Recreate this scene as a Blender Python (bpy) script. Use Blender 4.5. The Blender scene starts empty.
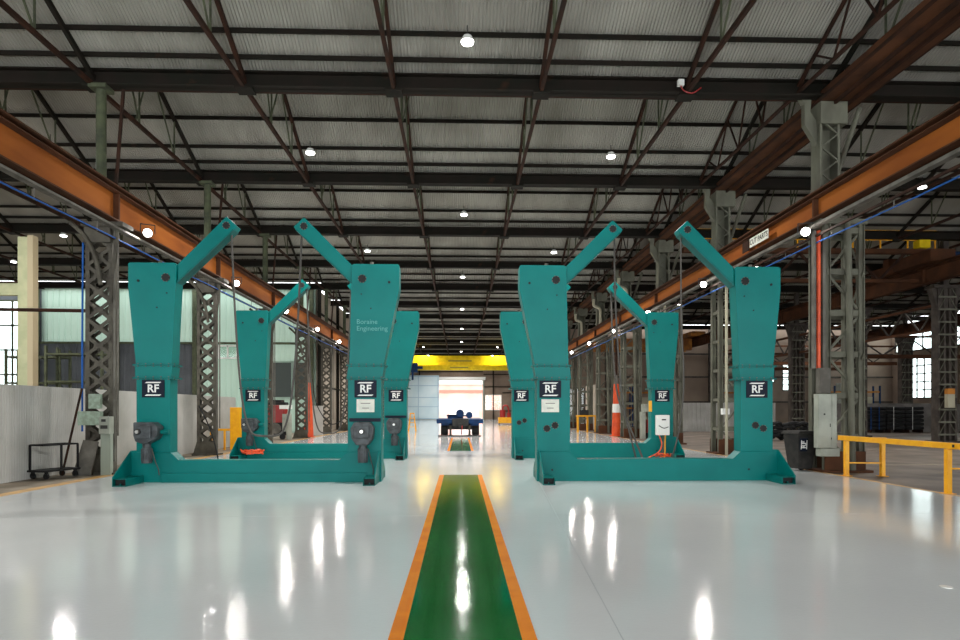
import bpy, math, random
from mathutils import Vector, Matrix
random.seed(7)
PI = math.pi
COL = bpy.context.scene.collection

# ------------------------------------------------------------------ materials
def srgb(r, g, b):
    f = lambda c: (c/255/12.92) if c/255 <= .04045 else ((c/255+.055)/1.055)**2.4
    return (f(r), f(g), f(b), 1)

def mat(name, col, rough=.6, metal=0, col2=None, scale=3, detail=6, lo=.4, hi=.6, bump=0, bscale=40,
        col3=None, stretch=None, coat=0, rvar=0, spec=.5):
    m = bpy.data.materials.new(name); m.use_nodes = True
    nt = m.node_tree; N = nt.nodes; L = nt.links
    b = N['Principled BSDF']
    b.inputs['Base Color'].default_value = col
    b.inputs['Roughness'].default_value = rough
    b.inputs['Metallic'].default_value = metal
    b.inputs['Specular IOR Level'].default_value = spec
    if coat: b.inputs['Coat Weight'].default_value = coat; b.inputs['Coat Roughness'].default_value = .08
    tc = N.new('ShaderNodeTexCoord'); mp = N.new('ShaderNodeMapping')
    L.new(tc.outputs['Object'], mp.inputs['Vector'])
    if stretch: mp.inputs['Scale'].default_value = stretch
    src = None
    if col2:
        n = N.new('ShaderNodeTexNoise'); n.inputs['Scale'].default_value = scale; n.inputs['Detail'].default_value = detail
        L.new(mp.outputs[0], n.inputs['Vector'])
        r = N.new('ShaderNodeValToRGB'); r.color_ramp.elements[0].position = lo; r.color_ramp.elements[1].position = hi
        r.color_ramp.elements[0].color = col; r.color_ramp.elements[1].color = col2
        if col3:
            e = r.color_ramp.elements.new(min(.98, hi+.13)); e.color = col3
        L.new(n.outputs['Fac'], r.inputs['Fac']); L.new(r.outputs['Color'], b.inputs['Base Color'])
        if rvar:
            mr = N.new('ShaderNodeMapRange'); mr.inputs['To Min'].default_value = rough-rvar; mr.inputs['To Max'].default_value = rough+rvar
            L.new(n.outputs['Fac'], mr.inputs['Value']); L.new(mr.outputs[0], b.inputs['Roughness'])
    if bump:
        n2 = N.new('ShaderNodeTexNoise'); n2.inputs['Scale'].default_value = bscale; n2.inputs['Detail'].default_value = 4
        L.new(mp.outputs[0], n2.inputs['Vector'])
        bp = N.new('ShaderNodeBump'); bp.inputs['Strength'].default_value = bump; bp.inputs['Distance'].default_value = .01
        L.new(n2.outputs['Fac'], bp.inputs['Height']); L.new(bp.outputs[0], b.inputs['Normal'])
    return m

def emit(name, col, s):
    m = bpy.data.materials.new(name); m.use_nodes = True
    nt = m.node_tree; nt.nodes.clear()
    e = nt.nodes.new('ShaderNodeEmission'); o = nt.nodes.new('ShaderNodeOutputMaterial')
    e.inputs[0].default_value = col; e.inputs[1].default_value = s
    nt.links.new(e.outputs[0], o.inputs[0]); return m

def glassmat(name, tint):
    m = bpy.data.materials.new(name); m.use_nodes = True
    nt = m.node_tree; nt.nodes.clear()
    t = nt.nodes.new('ShaderNodeBsdfTransparent'); t.inputs[0].default_value = tint
    g = nt.nodes.new('ShaderNodeBsdfGlossy'); g.inputs['Roughness'].default_value = .05
    x = nt.nodes.new('ShaderNodeMixShader'); o = nt.nodes.new('ShaderNodeOutputMaterial')
    x.inputs[0].default_value = .06; nt.links.new(t.outputs[0], x.inputs[1]); nt.links.new(g.outputs[0], x.inputs[2])
    nt.links.new(x.outputs[0], o.inputs[0]); return m

TEAL = mat('teal_paint', srgb(0,116,111), .36, 0, srgb(0,106,102), 1.3, 5, .35, .7, bump=.05, bscale=60, rvar=.05, spec=.16)
TEALD = mat('teal_paint_flange', srgb(0,104,99), .42, 0, srgb(2,92,88), 3, spec=.16)
NAVY = mat('navy_sign', srgb(3,14,34), .5, spec=.2)
WHITE = mat('white_paint', srgb(228,228,222), .5)
TEALTXT = mat('pale_lettering', srgb(84,158,152), .5)
PAPER = mat('paper', srgb(222,222,208), .7, 0, srgb(206,208,196), 6)
INK = mat('printed_ink', srgb(120,116,110), .8)
DARK = mat('dark_steel', srgb(34,36,36), .55, .2, srgb(48,46,42), 8)
MOTOR = mat('motor_grey', srgb(70,76,78), .5, .1, srgb(48,52,54), 9)
BLACK = mat('black_rubber', srgb(16,16,16), .75)
CHROME = mat('bright_steel', srgb(205,205,200), .3, .9)
FLOORM = mat('epoxy_floor', srgb(209,212,211), .085, 0, srgb(218,221,220), .35, 5, .35, .65, bump=.11, bscale=26, rvar=.02, spec=.5)
CONC = mat('brown_concrete', srgb(118,104,90), .6, 0, srgb(88,76,66), .8, 8, .35, .65, bump=.2, bscale=12, rvar=.12)
CONCG = mat('dusty_concrete', srgb(150,138,120), .7, 0, srgb(112,100,84), 1.4, 8, .35, .65, bump=.2)
GREEN = mat('green_floor_paint', srgb(4,98,40), .075, 0, srgb(14,108,50), .9, 8, .4, .65, bump=.07, bscale=34, spec=.45, rvar=.02)
ORANGE = mat('orange_floor_paint', srgb(238,138,0), .2, 0, srgb(228,126,0), 3, bump=.05, spec=.25)
OCHRE = mat('ochre_floor_edge', srgb(196,152,84), .5, 0, srgb(150,118,76), 3, 8, .35, .7)
YEL = mat('yellow_paint', srgb(240,172,8), .42, 0, srgb(226,152,6), 5, 6, .4, .7)
CRANEY = mat('crane_yellow', srgb(236,206,20), .5, 0, srgb(216,184,16), 2, spec=.2)
CRANEO = mat('crane_orange', srgb(190,120,30), .6, 0, srgb(140,84,30), 2)
SHEET = mat('galvanised_roof', srgb(166,163,154), .55, .1, srgb(132,129,120), .8, 6, .35, .7, stretch=(1,.25,1))
SHEETW = mat('white_cladding', srgb(190,188,182), .5, .1, srgb(160,158,150), .9, 7, .35, .7)
SHEETG = mat('green_fibreglass', srgb(178,198,184), .5, 0, srgb(150,176,162), .5, 5, .35, .7, stretch=(1,1,.2))
def translucent(m, f, col):
    nt = m.node_tree; b = nt.nodes['Principled BSDF']; o = [n for n in nt.nodes if n.type == 'OUTPUT_MATERIAL'][0]
    t = nt.nodes.new('ShaderNodeBsdfTranslucent'); t.inputs[0].default_value = col; x = nt.nodes.new('ShaderNodeMixShader'); x.inputs[0].default_value = f
    nt.links.new(b.outputs[0], x.inputs[1]); nt.links.new(t.outputs[0], x.inputs[2]); nt.links.new(x.outputs[0], o.inputs[0])
translucent(SHEETG, .35, srgb(160,182,166))
SHEETD = mat('grey_cladding', srgb(92,96,100), .6, 0, srgb(78,82,86), .7)
SHEETP = mat('beige_cladding', srgb(196,184,168), .6, 0, srgb(160,148,132), .5, 6, .35, .7, stretch=(1,1,.3))
WALLB = mat('brown_cladding', srgb(152,132,114), .7, 0, srgb(122,104,90), .4, 6, .35, .7)
ROOFST = mat('roof_steel', srgb(36,30,25), .8, 0, srgb(28,28,22), 1.5, 6, .4, .65, col3=srgb(58,38,27), spec=.15)
RUSTT = mat('rusty_tie_steel', srgb(62,38,27), .8, 0, srgb(38,29,24), 2.5, 6, .35, .7, spec=.15)
MOSS = mat('mossy_pipe', srgb(82,88,62), .8, 0, srgb(58,62,46), 5, 6, .35, .7)
RUST = mat('rust_orange', srgb(168,96,38), .8, 0, srgb(136,74,32), 1.1, 8, .38, .66, col3=srgb(96,56,34), stretch=(1,.35,1.6), bump=.15, spec=.15)
RUSTD = mat('rust_dark', srgb(92,58,38), .8, 0, srgb(64,42,30), 1.5, 8, .35, .7, bump=.15, spec=.15)
COLL = mat('weathered_lattice', srgb(84,80,68), .75, 0, srgb(56,50,42), 4, 7, .35, .68, col3=srgb(112,108,92))
COLR = mat('sage_grey_steel', srgb(110,110,95), .65, 0, srgb(84,82,71), 2.2, 7, .35, .68, col3=srgb(84,66,52), stretch=(1,1,.5), spec=.25)
COLD = mat('dark_lattice', srgb(74,66,58), .75, 0, srgb(52,44,38), 3)
CREAM = mat('cream_steel', srgb(202,202,160), .6, 0, srgb(184,188,146), 2)
GREY = mat('cabinet_grey', srgb(160,163,150), .55, 0, srgb(140,144,132), 2)
GALV = mat('galvanised_tray', srgb(112,108,100), .65, .1, srgb(88,84,77), 3, spec=.25)
BLUEC = mat('blue_cable', srgb(34,88,160), .6, spec=.2)
CABLE = mat('grey_hose', srgb(72,68,62), .6)
ORANGEP = mat('orange_red_paint', srgb(226,84,32), .45, 0, srgb(204,70,28), 3)
REDP = mat('red_paint', srgb(150,28,24), .45)
BIN = mat('bin_plastic', srgb(48,46,43), .7, 0, srgb(36,35,34), 5, spec=.2)
BLUEP = mat('blue_trailer_paint', srgb(10,54,100), .5, 0, srgb(8,40,78), 2, spec=.25)
DOORL = mat('pale_blue_door', srgb(222,238,244), .4, 0, srgb(200,224,234), .4, 5, .35, .7)
PINK = mat('pink_render', srgb(236,190,176), .8, 0, srgb(228,172,158), .3)
ASPH = mat('yard_paving', srgb(190,180,170), .8, 0, srgb(170,160,150), .8)
GREENDK = mat('dark_green_pane', srgb(40,52,44), .4)
GLASS = glassmat('window_glass', (.9,.95,.93,1))
LAMP = emit('lamp_lens', (1,.98,.95,1), 14)
LAMPF = emit('flood_lens', (1,.96,.9,1), 18)
CREAMP = mat('cream_conduit', srgb(172,166,142), .6)

# ------------------------------------------------------------------ mesh builder
class MB:
    def __init__(s): s.v = []; s.f = []; s.smooth = False
    def add(s, vs, fs):
        k = len(s.v); s.v += [tuple(p) for p in vs]; s.f += [tuple(i+k for i in f) for f in fs]; return s
    def box(s, x0, x1, y0, y1, z0, z1):
        x0, x1 = sorted((x0,x1)); y0, y1 = sorted((y0,y1)); z0, z1 = sorted((z0,z1))
        return s.add([(x0,y0,z0),(x1,y0,z0),(x1,y1,z0),(x0,y1,z0),(x0,y0,z1),(x1,y0,z1),(x1,y1,z1),(x0,y1,z1)],
              [(0,3,2,1),(4,5,6,7),(0,1,5,4),(1,2,6,5),(2,3,7,6),(3,0,4,7)])
    def frame(s, p, q, up=(0,0,1)):
        p, q = Vector(p), Vector(q); d = (q-p).normalized(); u = Vector(up)
        if abs(d.dot(u)) > .98: u = Vector((0,1,0))
        a = d.cross(u).normalized(); b = a.cross(d).normalized(); return p, q, a, b
    def bar(s, p, q, w, h, up=(0,0,1)):
        p, q, a, b = s.frame(p, q, up)
        vs = [r + a*(i*w/2) + b*(j*h/2) for r in (p,q) for i, j in ((-1,-1),(1,-1),(1,1),(-1,1))]
        return s.add(vs, [(0,3,2,1),(4,5,6,7),(0,1,5,4),(1,2,6,5),(2,3,7,6),(3,0,4,7)])
    def ibar(s, p, q, w, h, t=.02, up=(0,0,1)):      # an I section
        P, Q, a, b = s.frame(p, q, up)
        s.bar(P, Q, t, h, up); o = b*(h/2-t/2)
        s.bar(P+o, Q+o, w, t, up); s.bar(P-o, Q-o, w, t, up); return s
    def cyl(s, p, q, r, n=12, r2=None):
        p, q, a, b = s.frame(p, q); r2 = r if r2 is None else r2
        vs = []
        for c, rr in ((p,r),(q,r2)):
            for i in range(n):
                t = 2*PI*i/n; vs.append(c + a*math.cos(t)*rr + b*math.sin(t)*rr)
        fs = [(i,(i+1)%n,n+(i+1)%n,n+i) for i in range(n)] + [tuple(range(n-1,-1,-1)), tuple(range(n,2*n))]
        return s.add(vs, fs)
    def path(s, pts, r, n=8, sub=6):
        pts = [Vector(p) for p in pts]
        if sub > 1 and len(pts) > 2:
            out = []
            P = [pts[0]] + pts + [pts[-1]]
            for i in range(1, len(P)-2):
                for k in range(sub):
                    t = k/sub; a, b, c, d = P[i-1], P[i], P[i+1], P[i+2]
                    out.append(.5*((2*b)+(-a+c)*t+(2*a-5*b+4*c-d)*t*t+(-a+3*b-3*c+d)*t**3))
            out.append(pts[-1]); pts = out
        k0 = len(s.v); prev = None
        for i, p in enumerate(pts):
            d = (pts[min(i+1,len(pts)-1)] - pts[max(i-1,0)]).normalized()
            if prev is None:
                u = Vector((0,0,1)) if abs(d.z) < .9 else Vector((0,1,0)); a = d.cross(u).normalized()
            else: a = (prev - d*prev.dot(d)).normalized()
            prev = a; b = d.cross(a)
            for j in range(n):
                t = 2*PI*j/n; s.v.append(tuple(p + a*math.cos(t)*r + b*math.sin(t)*r))
        for i in range(len(pts)-1):
            for j in range(n):
                s.f.append((k0+i*n+j, k0+i*n+(j+1)%n, k0+(i+1)*n+(j+1)%n, k0+(i+1)*n+j))
        s.f.append(tuple(k0+j for j in range(n-1,-1,-1))); e = k0+(len(pts)-1)*n; s.f.append(tuple(e+j for j in range(n)))
        return s
    def prism(s, poly, y0, y1, axis='y'):
        n = len(poly)
        if axis == 'y': g = lambda a, b, t: (a, t, b)
        elif axis == 'x': g = lambda a, b, t: (t, a, b)
        else: g = lambda a, b, t: (a, b, t)
        vs = [g(a,b,y0) for a,b in poly] + [g(a,b,y1) for a,b in poly]
        fs = [tuple(range(n)), tuple(range(2*n-1,n-1,-1))] + [(i,n+i,n+(i+1)%n,(i+1)%n) for i in range(n)]
        return s.add(vs, fs)
    def wave(s, o, u, v, nrm, pitch, amp, per=4):    # corrugated sheet from corner o, waves along u, ribs along v
        o, u, v, nrm = Vector(o), Vector(u), Vector(v), Vector(nrm)
        n = max(1, int(u.length/pitch*per)); k0 = len(s.v)
        for i in range(n+1):
            h = nrm*(amp*math.cos(2*PI*i/per)) + u*(i/n)
            s.v.append(tuple(o+h)); s.v.append(tuple(o+h+v))
        for i in range(n): s.f.append((k0+2*i, k0+2*i+2, k0+2*i+3, k0+2*i+1))
        return s
    def ribs(s, o, u, v, nrm, pitch, depth, solid=.03):   # box-rib cladding with a backing
        o, u, v, nrm = Vector(o), Vector(u), Vector(v), Vector(nrm)
        n = max(1, int(u.length/pitch)); pr = [(0,0),(.55,0),(.65,1),(.9,1)]
        k0 = len(s.v); pts = [(i+a, b) for i in range(n) for a, b in pr] + [(n,0)]
        for a, b in pts:
            h = u*(a/n) + nrm*(depth*b); s.v.append(tuple(o+h)); s.v.append(tuple(o+h+v))
        for i in range(len(pts)-1): s.f.append((k0+2*i, k0+2*i+2, k0+2*i+3, k0+2*i+1))
        return s
    def build(s, name, m, parent=None, loc=None, smooth=False, bevel=0, kind=None, label=None):
        me = bpy.data.meshes.new(name); me.from_pydata(s.v, [], s.f); me.update()
        me.materials.append(m)
        import bmesh
        bm = bmesh.new(); bm.from_mesh(me); bmesh.ops.recalc_face_normals(bm, faces=bm.faces); bm.to_mesh(me); bm.free()
        o = bpy.data.objects.new(name, me); COL.objects.link(o)
        if parent: o.parent = parent
        if loc: o.location = loc
        if smooth:
            for p in me.polygons: p.use_smooth = True
            try: me.set_sharp_from_angle(angle=math.radians(35))
            except Exception: pass
        if bevel:
            b = o.modifiers.new('bevel', 'BEVEL'); b.width = bevel; b.segments = 2; b.limit_method = 'ANGLE'
        if kind: o['kind'] = kind
        if label: o['label'] = label
        return o

def struct(name, mb, m, **k): return mb.build(name, m, kind='structure', **k)
def tag(o, label, cat, group=None, kind=None):
    o['label'] = label; o['category'] = cat
    if group: o['group'] = group
    if kind: o['kind'] = kind
    return o
def thing(name, label, cat, loc=(0,0,0), rz=0, group=None):
    o = bpy.data.objects.new(name, None); o.empty_display_size = .2; COL.objects.link(o)
    o.location = loc; o.rotation_euler = (0,0,rz); return tag(o, label, cat, group)
def kids(o): return [c for c in bpy.data.objects if c.parent == o]
def dup(root, loc, label=None, rz=None, group=None):
    r = root.copy(); COL.objects.link(r); r.location = loc
    if rz is not None: r.rotation_euler = (0,0,rz)
    if label: r['label'] = label
    if group: r['group'] = group
    def rec(a, b):
        for ch in kids(a):
            c = ch.copy(); COL.objects.link(c); c.parent = b; rec(ch, c)
    rec(root, r)
    return r

def text(body, size, m, name, parent, loc, rot=(PI/2,0,0), ext=.002, align='CENTER', bold=0):
    cu = bpy.data.curves.new('t', 'FONT'); cu.body = body; cu.size = size; cu.extrude = ext; cu.offset = bold
    cu.align_x = align; cu.align_y = 'CENTER'; cu.resolution_u = 3
    t = bpy.data.objects.new('t', cu); COL.objects.link(t); bpy.context.view_layer.update()
    me = bpy.data.meshes.new_from_object(t.evaluated_get(bpy.context.evaluated_depsgraph_get()))
    bpy.data.objects.remove(t); bpy.data.curves.remove(cu)
    me.name = name; me.materials.clear(); me.materials.append(m)
    o = bpy.data.objects.new(name, me); COL.objects.link(o); o.parent = parent; o.location = loc; o.rotation_euler = rot
    return o

ORD = ['first','second','third','fourth','fifth','sixth','seventh','eighth','ninth','tenth','eleventh','twelfth','thirteenth','fourteenth','fifteenth','sixteenth']
BAY = 6.33; Y0 = 15.3                      # column line spacing and the first line in view
XL, XR = -34, 42                            # outer limits of the side aisles
YEND = 98.2

# ------------------------------------------------------------------ floors
fl = MB(); fl.box(-7.95, 8.65, -6, YEND-.2, -.08, 0); struct('floor', fl, FLOORM)
jt = MB(); jt.box(-7.95, 8.65, -6, YEND+.2, -.2, -.081); struct('floor_slab', jt, CONC)
g = MB(); g.box(XL, -8.2, -6, YEND, -.2, -.01); struct('floor_left_aisle', g, CONCG)
g = MB(); g.box(8.75, XR, -6, 62, -.2, -.01); struct('floor_right_aisle', g, CONC)
g = MB(); g.box(8.75, 14, 62, YEND, -.2, -.01); struct('floor_right_far', g, CONC)
g = MB(); g.box(-8.2, -7.95, -6, 97.9, -.08, .004); struct('trim_1', g, OCHRE)
g = MB(); g.box(8.65, 8.75, -6, 97.9, -.08, .004); struct('trim_2', g, OCHRE)
g = MB(); g.box(-.37, .405, -4, 14.8, 0, .003); g.box(-0.37, 0.405, 23.5, 34.5, 0, .003); struct('trim_3', g, GREEN)
g = MB(); g.box(-.47, -.37, -4, 14.8, 0, .004); g.box(-0.47, -0.37, 23.5, 34.5, 0, .004); struct('trim_4', g, ORANGE)
g = MB(); g.box(.405, .505, -4, 14.8, 0, .004); g.box(0.405, 0.505, 23.5, 34.5, 0, .004); struct('trim_5', g, ORANGE)
JOINT = mat('joint_line', srgb(150,156,156), .4)
g = MB()
g.bar((1.65,13.4,.0008), (.55,-4,.0008), .008, .001); struct('trim_6', g, JOINT)
g = MB()
for y in (9.1, 22.0, 31.0): g.box(-7.9, -.5, y, y+.008, 0, .001); g.box(.55, 8.6, y, y+.008, 0, .001)
g.bar((-7.9,10.2,.0006),(-4.9,13.3,.0006),.008,.001)
struct('trim_7', g, JOINT)
g = MB(); g.box(11.0, XR, 17.2, 17.35, -.01, 0); g.box(11.0, XR, 24, 24.2, -.01, 0); struct('trim_8', g, CONCG)

# ------------------------------------------------------------------ roof
SL = .46
EAVE = 9.52
for k in range(-3, 14):
    yb = Y0 + BAY*k
    r = MB()
    x0, x1 = (XL, XR) if yb < 60 else (-9.6, 14)
    if yb > 43 and yb < 60: x0 = -9.6
    if k < -1: x0, x1 = XL, XR
    slope = Vector((0, -BAY, SL*BAY)); n = Vector((0, SL, 1)).normalized()
    r.wave((x0, yb, EAVE), (x1-x0,0,0), slope, n, .0762 if k < 4 else .11, .015 if k < 4 else .018)
    struct('ceiling', r, SHEET, smooth=False)
    w = MB(); w.ribs((x0, yb-BAY-.03, EAVE+.09), (x1-x0,0,0), (0,0,SL*BAY-.09), (0,-1,0), .4, .02)
    struct('ceiling_upstand', w, SHEETD)
    # the frame that carries the bay
    t = thing('roof_frame', f'dark rusty steel roof girder with purlins and rafters, {ORD[max(0,k)]} across the hall from the camera' if k >= 0 else
              'steel roof girder and purlins overhead behind the camera', 'roof frame', (0, yb, 9.1), group='roof frames over the hall')
    gm = MB(); gm.ibar((x0,0,.18), (x1,0,.18), .3, .36, .03); gm.build('girder', ROOFST, t)
    g2 = MB(); g2.box(x0, x1, .42, .50, .13, .23); g2.build('cross_tie', RUSTT, t)
    for dy in (.42, 1.0, 2.0, 3.0, 4.0, 5.0, 6.0):
        p = MB(); z = EAVE-9.1 - .09 + SL*dy; p.bar((x0,-dy,z), (x1,-dy,z), .05, .10); p.build('purlin', ROOFST, t)
    xs = [x for x in [-1.57+3.51*i for i in range(-9, 13)] if x0 < x < x1]
    if k >= 8: xs = [x for x in xs if -9 < x < 9.5]
    for x in xs:
        a = MB(); a.bar((x,0,.02), (x,-BAY,.02), .08, .10); a.build('bottom_tie', RUSTT, t)
        a = MB(); a.bar((x,.05,.15), (x,-BAY+.2,.15+SL*(BAY-.2)), .08, .12); a.build('rafter', RUSTT if abs(x) < 7 else ROOFST, t)
        if k < 7:
            a = MB()
            for ya, yc in ((2.1,2.1),(2.1,3.3),(4.2,4.2),(4.2,5.4)):
                a.bar((x,-ya,.04), (x,-yc,.12+SL*yc), .035, .035)
            a.bar((x,-4.4,.05),(x+.5,-4.4,.04+SL*4.2),.03,.03)
            a.build('strut', MOSS, t)
            a = MB(); a.box(x-.2, x+.2, -.16, .2, -.06, 0); a.build('gusset_plate', ROOFST, t)

# ------------------------------------------------------------------ outer walls and end walls
def holed_wall(name, m, x0, x1, z0, z1, y, holes, th=.15, axis='y', kind='structure'):
    xs = sorted({x0, x1, *[h[0] for h in holes], *[h[1] for h in holes]}); zs = sorted({z0, z1, *[h[2] for h in holes], *[h[3] for h in holes]})
    w = MB()
    for a, b in zip(xs, xs[1:]):
        for c, d in zip(zs, zs[1:]):
            if any(h[0] <= a and b <= h[1] and h[2] <= c and d <= h[3] for h in holes): continue
            if axis == 'y': w.box(a, b, y, y+th, c, d)
            else: w.box(y, y+th, a, b, c, d)
    return struct(name, w, m)
# end wall with the big door opening and two windows
holed_wall('wall_back', WALLB, -9.6, 14, 0, 9.6, YEND, [(-3.2,3.45,0,6.05),(3.85,6.35,1.5,3.8)])
w = MB(); w.ribs((-9.6,YEND-.02,6.5),(23.6,0,0),(0,0,3.1),(0,-1,0),.3,.04); struct('trim_9', w, WALLB)
w = MB()
for x in (-6.2, 5.1, 8.2, 11): w.box(x-.08, x+.08, YEND-.25, YEND-.06, 0 if x != 5.1 else 0, 9.5)
for z in (5.0, 6.9, 8.2): w.box(3.6, 13.9, YEND-.2, YEND-.06, z, z+.12)
for z in (1.3, 4.1): w.box(6.5, 13.9, YEND-.2, YEND-.06, z, z+.12)
for z in (7.3, 8.4): w.box(-9.5, 3.5, YEND-.2, YEND-.06, z, z+.12)
struct('trim_10', w, ROOFST)
w = MB(); w.box(-9.5, 3.9, YEND-.5, YEND-.26, 6.1, 6.55); struct('trim_11', w, WHITE)
w = MB(); w.box(3.45, 3.7, YEND-.3, YEND-.02, 0, 6.1); struct('trim_12', w, GREY)
d = MB(); d.box(-9.4, -3.2, 97.25, 97.4, .05, 6.75)
door = struct('door_1', d, DOORL)
d = MB()
for x in (-9.2, -6.3, -3.32): d.box(x-.05, x+.05, 97.18, 97.25, .05, 6.75)
for z in (.2, 2.0, 3.4, 5.2, 6.6): d.box(-9.35, -3.25, 97.19, 97.25, z-.05, z+.05)
d.build('door_rail', mat('pale_blue_rail', srgb(168,198,216), .5), door)
def window(n, x0, x1, z0, z1, y, nx, nz, m=ROOFST, axis='y'):
    f = MB(); t = .05
    def bx(a0, a1, c0, c1):
        if axis == 'y': f.box(a0, a1, y-.03, y+.05, c0, c1)
        else: f.box(y-.03, y+.05, a0, a1, c0, c1)
    for i in range(nx+1): a = x0+(x1-x0)*i/nx; bx(a-t, a+t, z0, z1)
    for i in range(nz+1): c = z0+(z1-z0)*i/nz; bx(x0, x1, c-t, c+t)
    o = struct(f'window_{n}', f, m)
    p = MB()
    if axis == 'y': p.box(x0, x1, y+.005, y+.015, z0, z1)
    else: p.box(y+.005, y+.015, x0, x1, z0, z1)
    p.build('pane', GLASS, o); return o
window(1, 3.85, 6.35, 1.5, 3.8, YEND, 2, 1, WHITE)
# left: long wall of the main hall beyond the aisle, aisle end wall, outer wall
YW = 42.5
w = MB(); w.ribs((-9.45, YW, 0), (0, YEND-YW, 0), (0,0,9.5), (1,0,0), .38, .05); w.box(-9.75,-9.6,YW,YEND,0,9.6); struct('wall_left', w, SHEETP)
w = MB()
for i in range(0, 9): y = YW+.2+6.33*i; w.box(-9.4, -9.2, y-.1, y+.1, 0, 9.5)
for z in (3.0, 6.4, 7.9): w.box(-9.4, -9.3, YW, YEND-.1, z, z+.12)
struct('trim_13', w, ROOFST)
holed_wall('wall_left_aisle_end', SHEETD, -34, -9.6, 0, 9.6, YW+.1, [(-33.5,-27.6,.6,8.6),(-27.0,-9.8,5.95,9.4),(-17.2,-9.8,.2,5.95)])
w = MB(); w.ribs((-27.2,YW,5.95),(17.7,0,0),(0,0,3.6),(0,-1,0),.38,.06); struct('trim_14', w, SHEETG)
w = MB(); w.ribs((-26.5,YW,0),(9.3,0,0),(0,0,5.85),(0,-1,0),.38,.04); struct('trim_15', w, SHEETD)
w = MB(); w.ribs((-17.2,YW+.02,0),(7.7,0,0),(0,0,5.9),(0,-1,0),.38,.04); struct('trim_16', w, SHEETG)
w = MB()
for z in (5.8, 9.4): w.box(-27.4,-9.7,YW-.2,YW-.07,z,z+.14)
for x in (-27.4,-22.3,-17.3,-9.75): w.box(x-.12,x+.12,YW-.3,YW-.07,0,9.5)
struct('trim_17', w, MOSS)
window(2, -33.5, -27.6, .6, 8.6, YW+.02, 4, 5, MOSS)
for i, (xa, xb) in enumerate(((-12.9,-11.0),(-10.9,-9.9))):
    w = MB(); w.box(xa, xb, YW-.14, YW-.05, 2.3, 4.6); o = struct(f'window_{3+i}', w, GREENDK)
    f = MB(); 
    for a in (xa, xb): f.box(a-.06,a+.06,YW-.2,YW-.1,2.2,4.7)
    for z in (2.25,4.6): f.box(xa,xb,YW-.2,YW-.1,z,z+.1)
    f.build('window_frame', SHEETG, o)
window(5, -15.8, -14.0, 4.9, 5.7, YW-.1, 3, 1, WHITE)
w = MB(); w.ribs((-34, -6, 0), (0, YW+6, 0), (0,0,9.6), (1,0,0), .4, .05); w.box(-34.2,-34.06,-6,YW,0,9.6); struct('wall_left_outer', w, SHEETD)
# right: far cross wall with bright openings, outer wall
holed_wall('wall_right_aisle_end', WALLB, 9.6, 42, 0, 9.6, 61, [(10.2,11.9,.1,3.6),(12.4,12.9,.1,3.4),(31.2,33.0,3.4,6.1),(27,30.4,4.2,5.8)])
window(6, 10.2, 11.9, .1, 3.6, 61, 2, 2, COLD); window(7, 12.4, 12.9, .1, 3.4, 61, 1, 2, COLD); window(8, 31.2, 33.0, 3.4, 6.1, 61, 2, 5, COLD); window(10, 27, 30.4, 4.2, 5.8, 61, 4, 2, COLD)
w = MB()
for z in (2.2, 4.6, 6.8): w.box(14, 42, 60.8, 60.95, z, z+.14)
for i in range(6): w.box(14+5*i-.1, 14+5*i+.1, 60.7, 60.95, 0, 9.4)
struct('trim_18', w, COLD)
holed_wall('wall_right_outer', WALLB, -6, 61, 0, 9.6, 42, [(53,59.4,2.6,6.3),(44,60.5,7.0,9.3)], axis='x')
window(11, 44, 60.5, 7.0, 9.3, 42, 9, 2, COLD, axis='x')
window(9, 53, 59.4, 2.6, 6.3, 42, 7, 5, COLD, axis='x')
w = MB(); w.ribs((14,62,0),(0,36,0),(0,0,9.6),(-1,0,0),.4,.05); w.box(14.06,14.2,61,YEND,0,9.6); struct('wall_right', w, WALLB)
# yard and buildings outside
g = MB(); g.box(-60, 60, YEND+.2, 180, -.3, -.05); struct('ground', g, ASPH)
g = MB(); g.box(-60, XL-.2, -6, 98.4, -.3, -.05); struct('ground_left', g, ASPH)
g = MB(); g.box(42.2, 80, -6, 98.4, -.3, -.05); struct('ground_right', g, ASPH)
b = thing('yard_building', 'pale pink rendered building across the yard, seen through the open end door', 'building', (0,128,0))
w = MB(); w.box(-14, 14, 0, 8, -.05, 6.6); w.build('wall', PINK, b)
w = MB(); w.box(-14.2, 14.2, -.3, 0, 5.0, 5.5); w.build('band', mat('brick_band', srgb(196,120,104), .8), b)
w = MB(); w.prism([(3.0*math.cos(PI*i/16)+.8, .2+3.4*math.sin(PI*i/16)) for i in range(17)], -.15, 0); w.build('arched_doorway', WHITE, b)
w = MB(); w.prism([(-14.4,6.6),(14.4,6.6),(12.0,8.4),(-12.0,8.4)], -.4, 8.4); w.build('roof', mat('pale_roof', srgb(214,206,200), .7), b)
for x in (-8,-4.2,5.6,9.2):
    w = MB(); w.box(x-.7, x+.7, -.06, 0, 1.2, 3.6); w.build('window', mat('pale_pane', srgb(214,196,190), .3), b)

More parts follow.
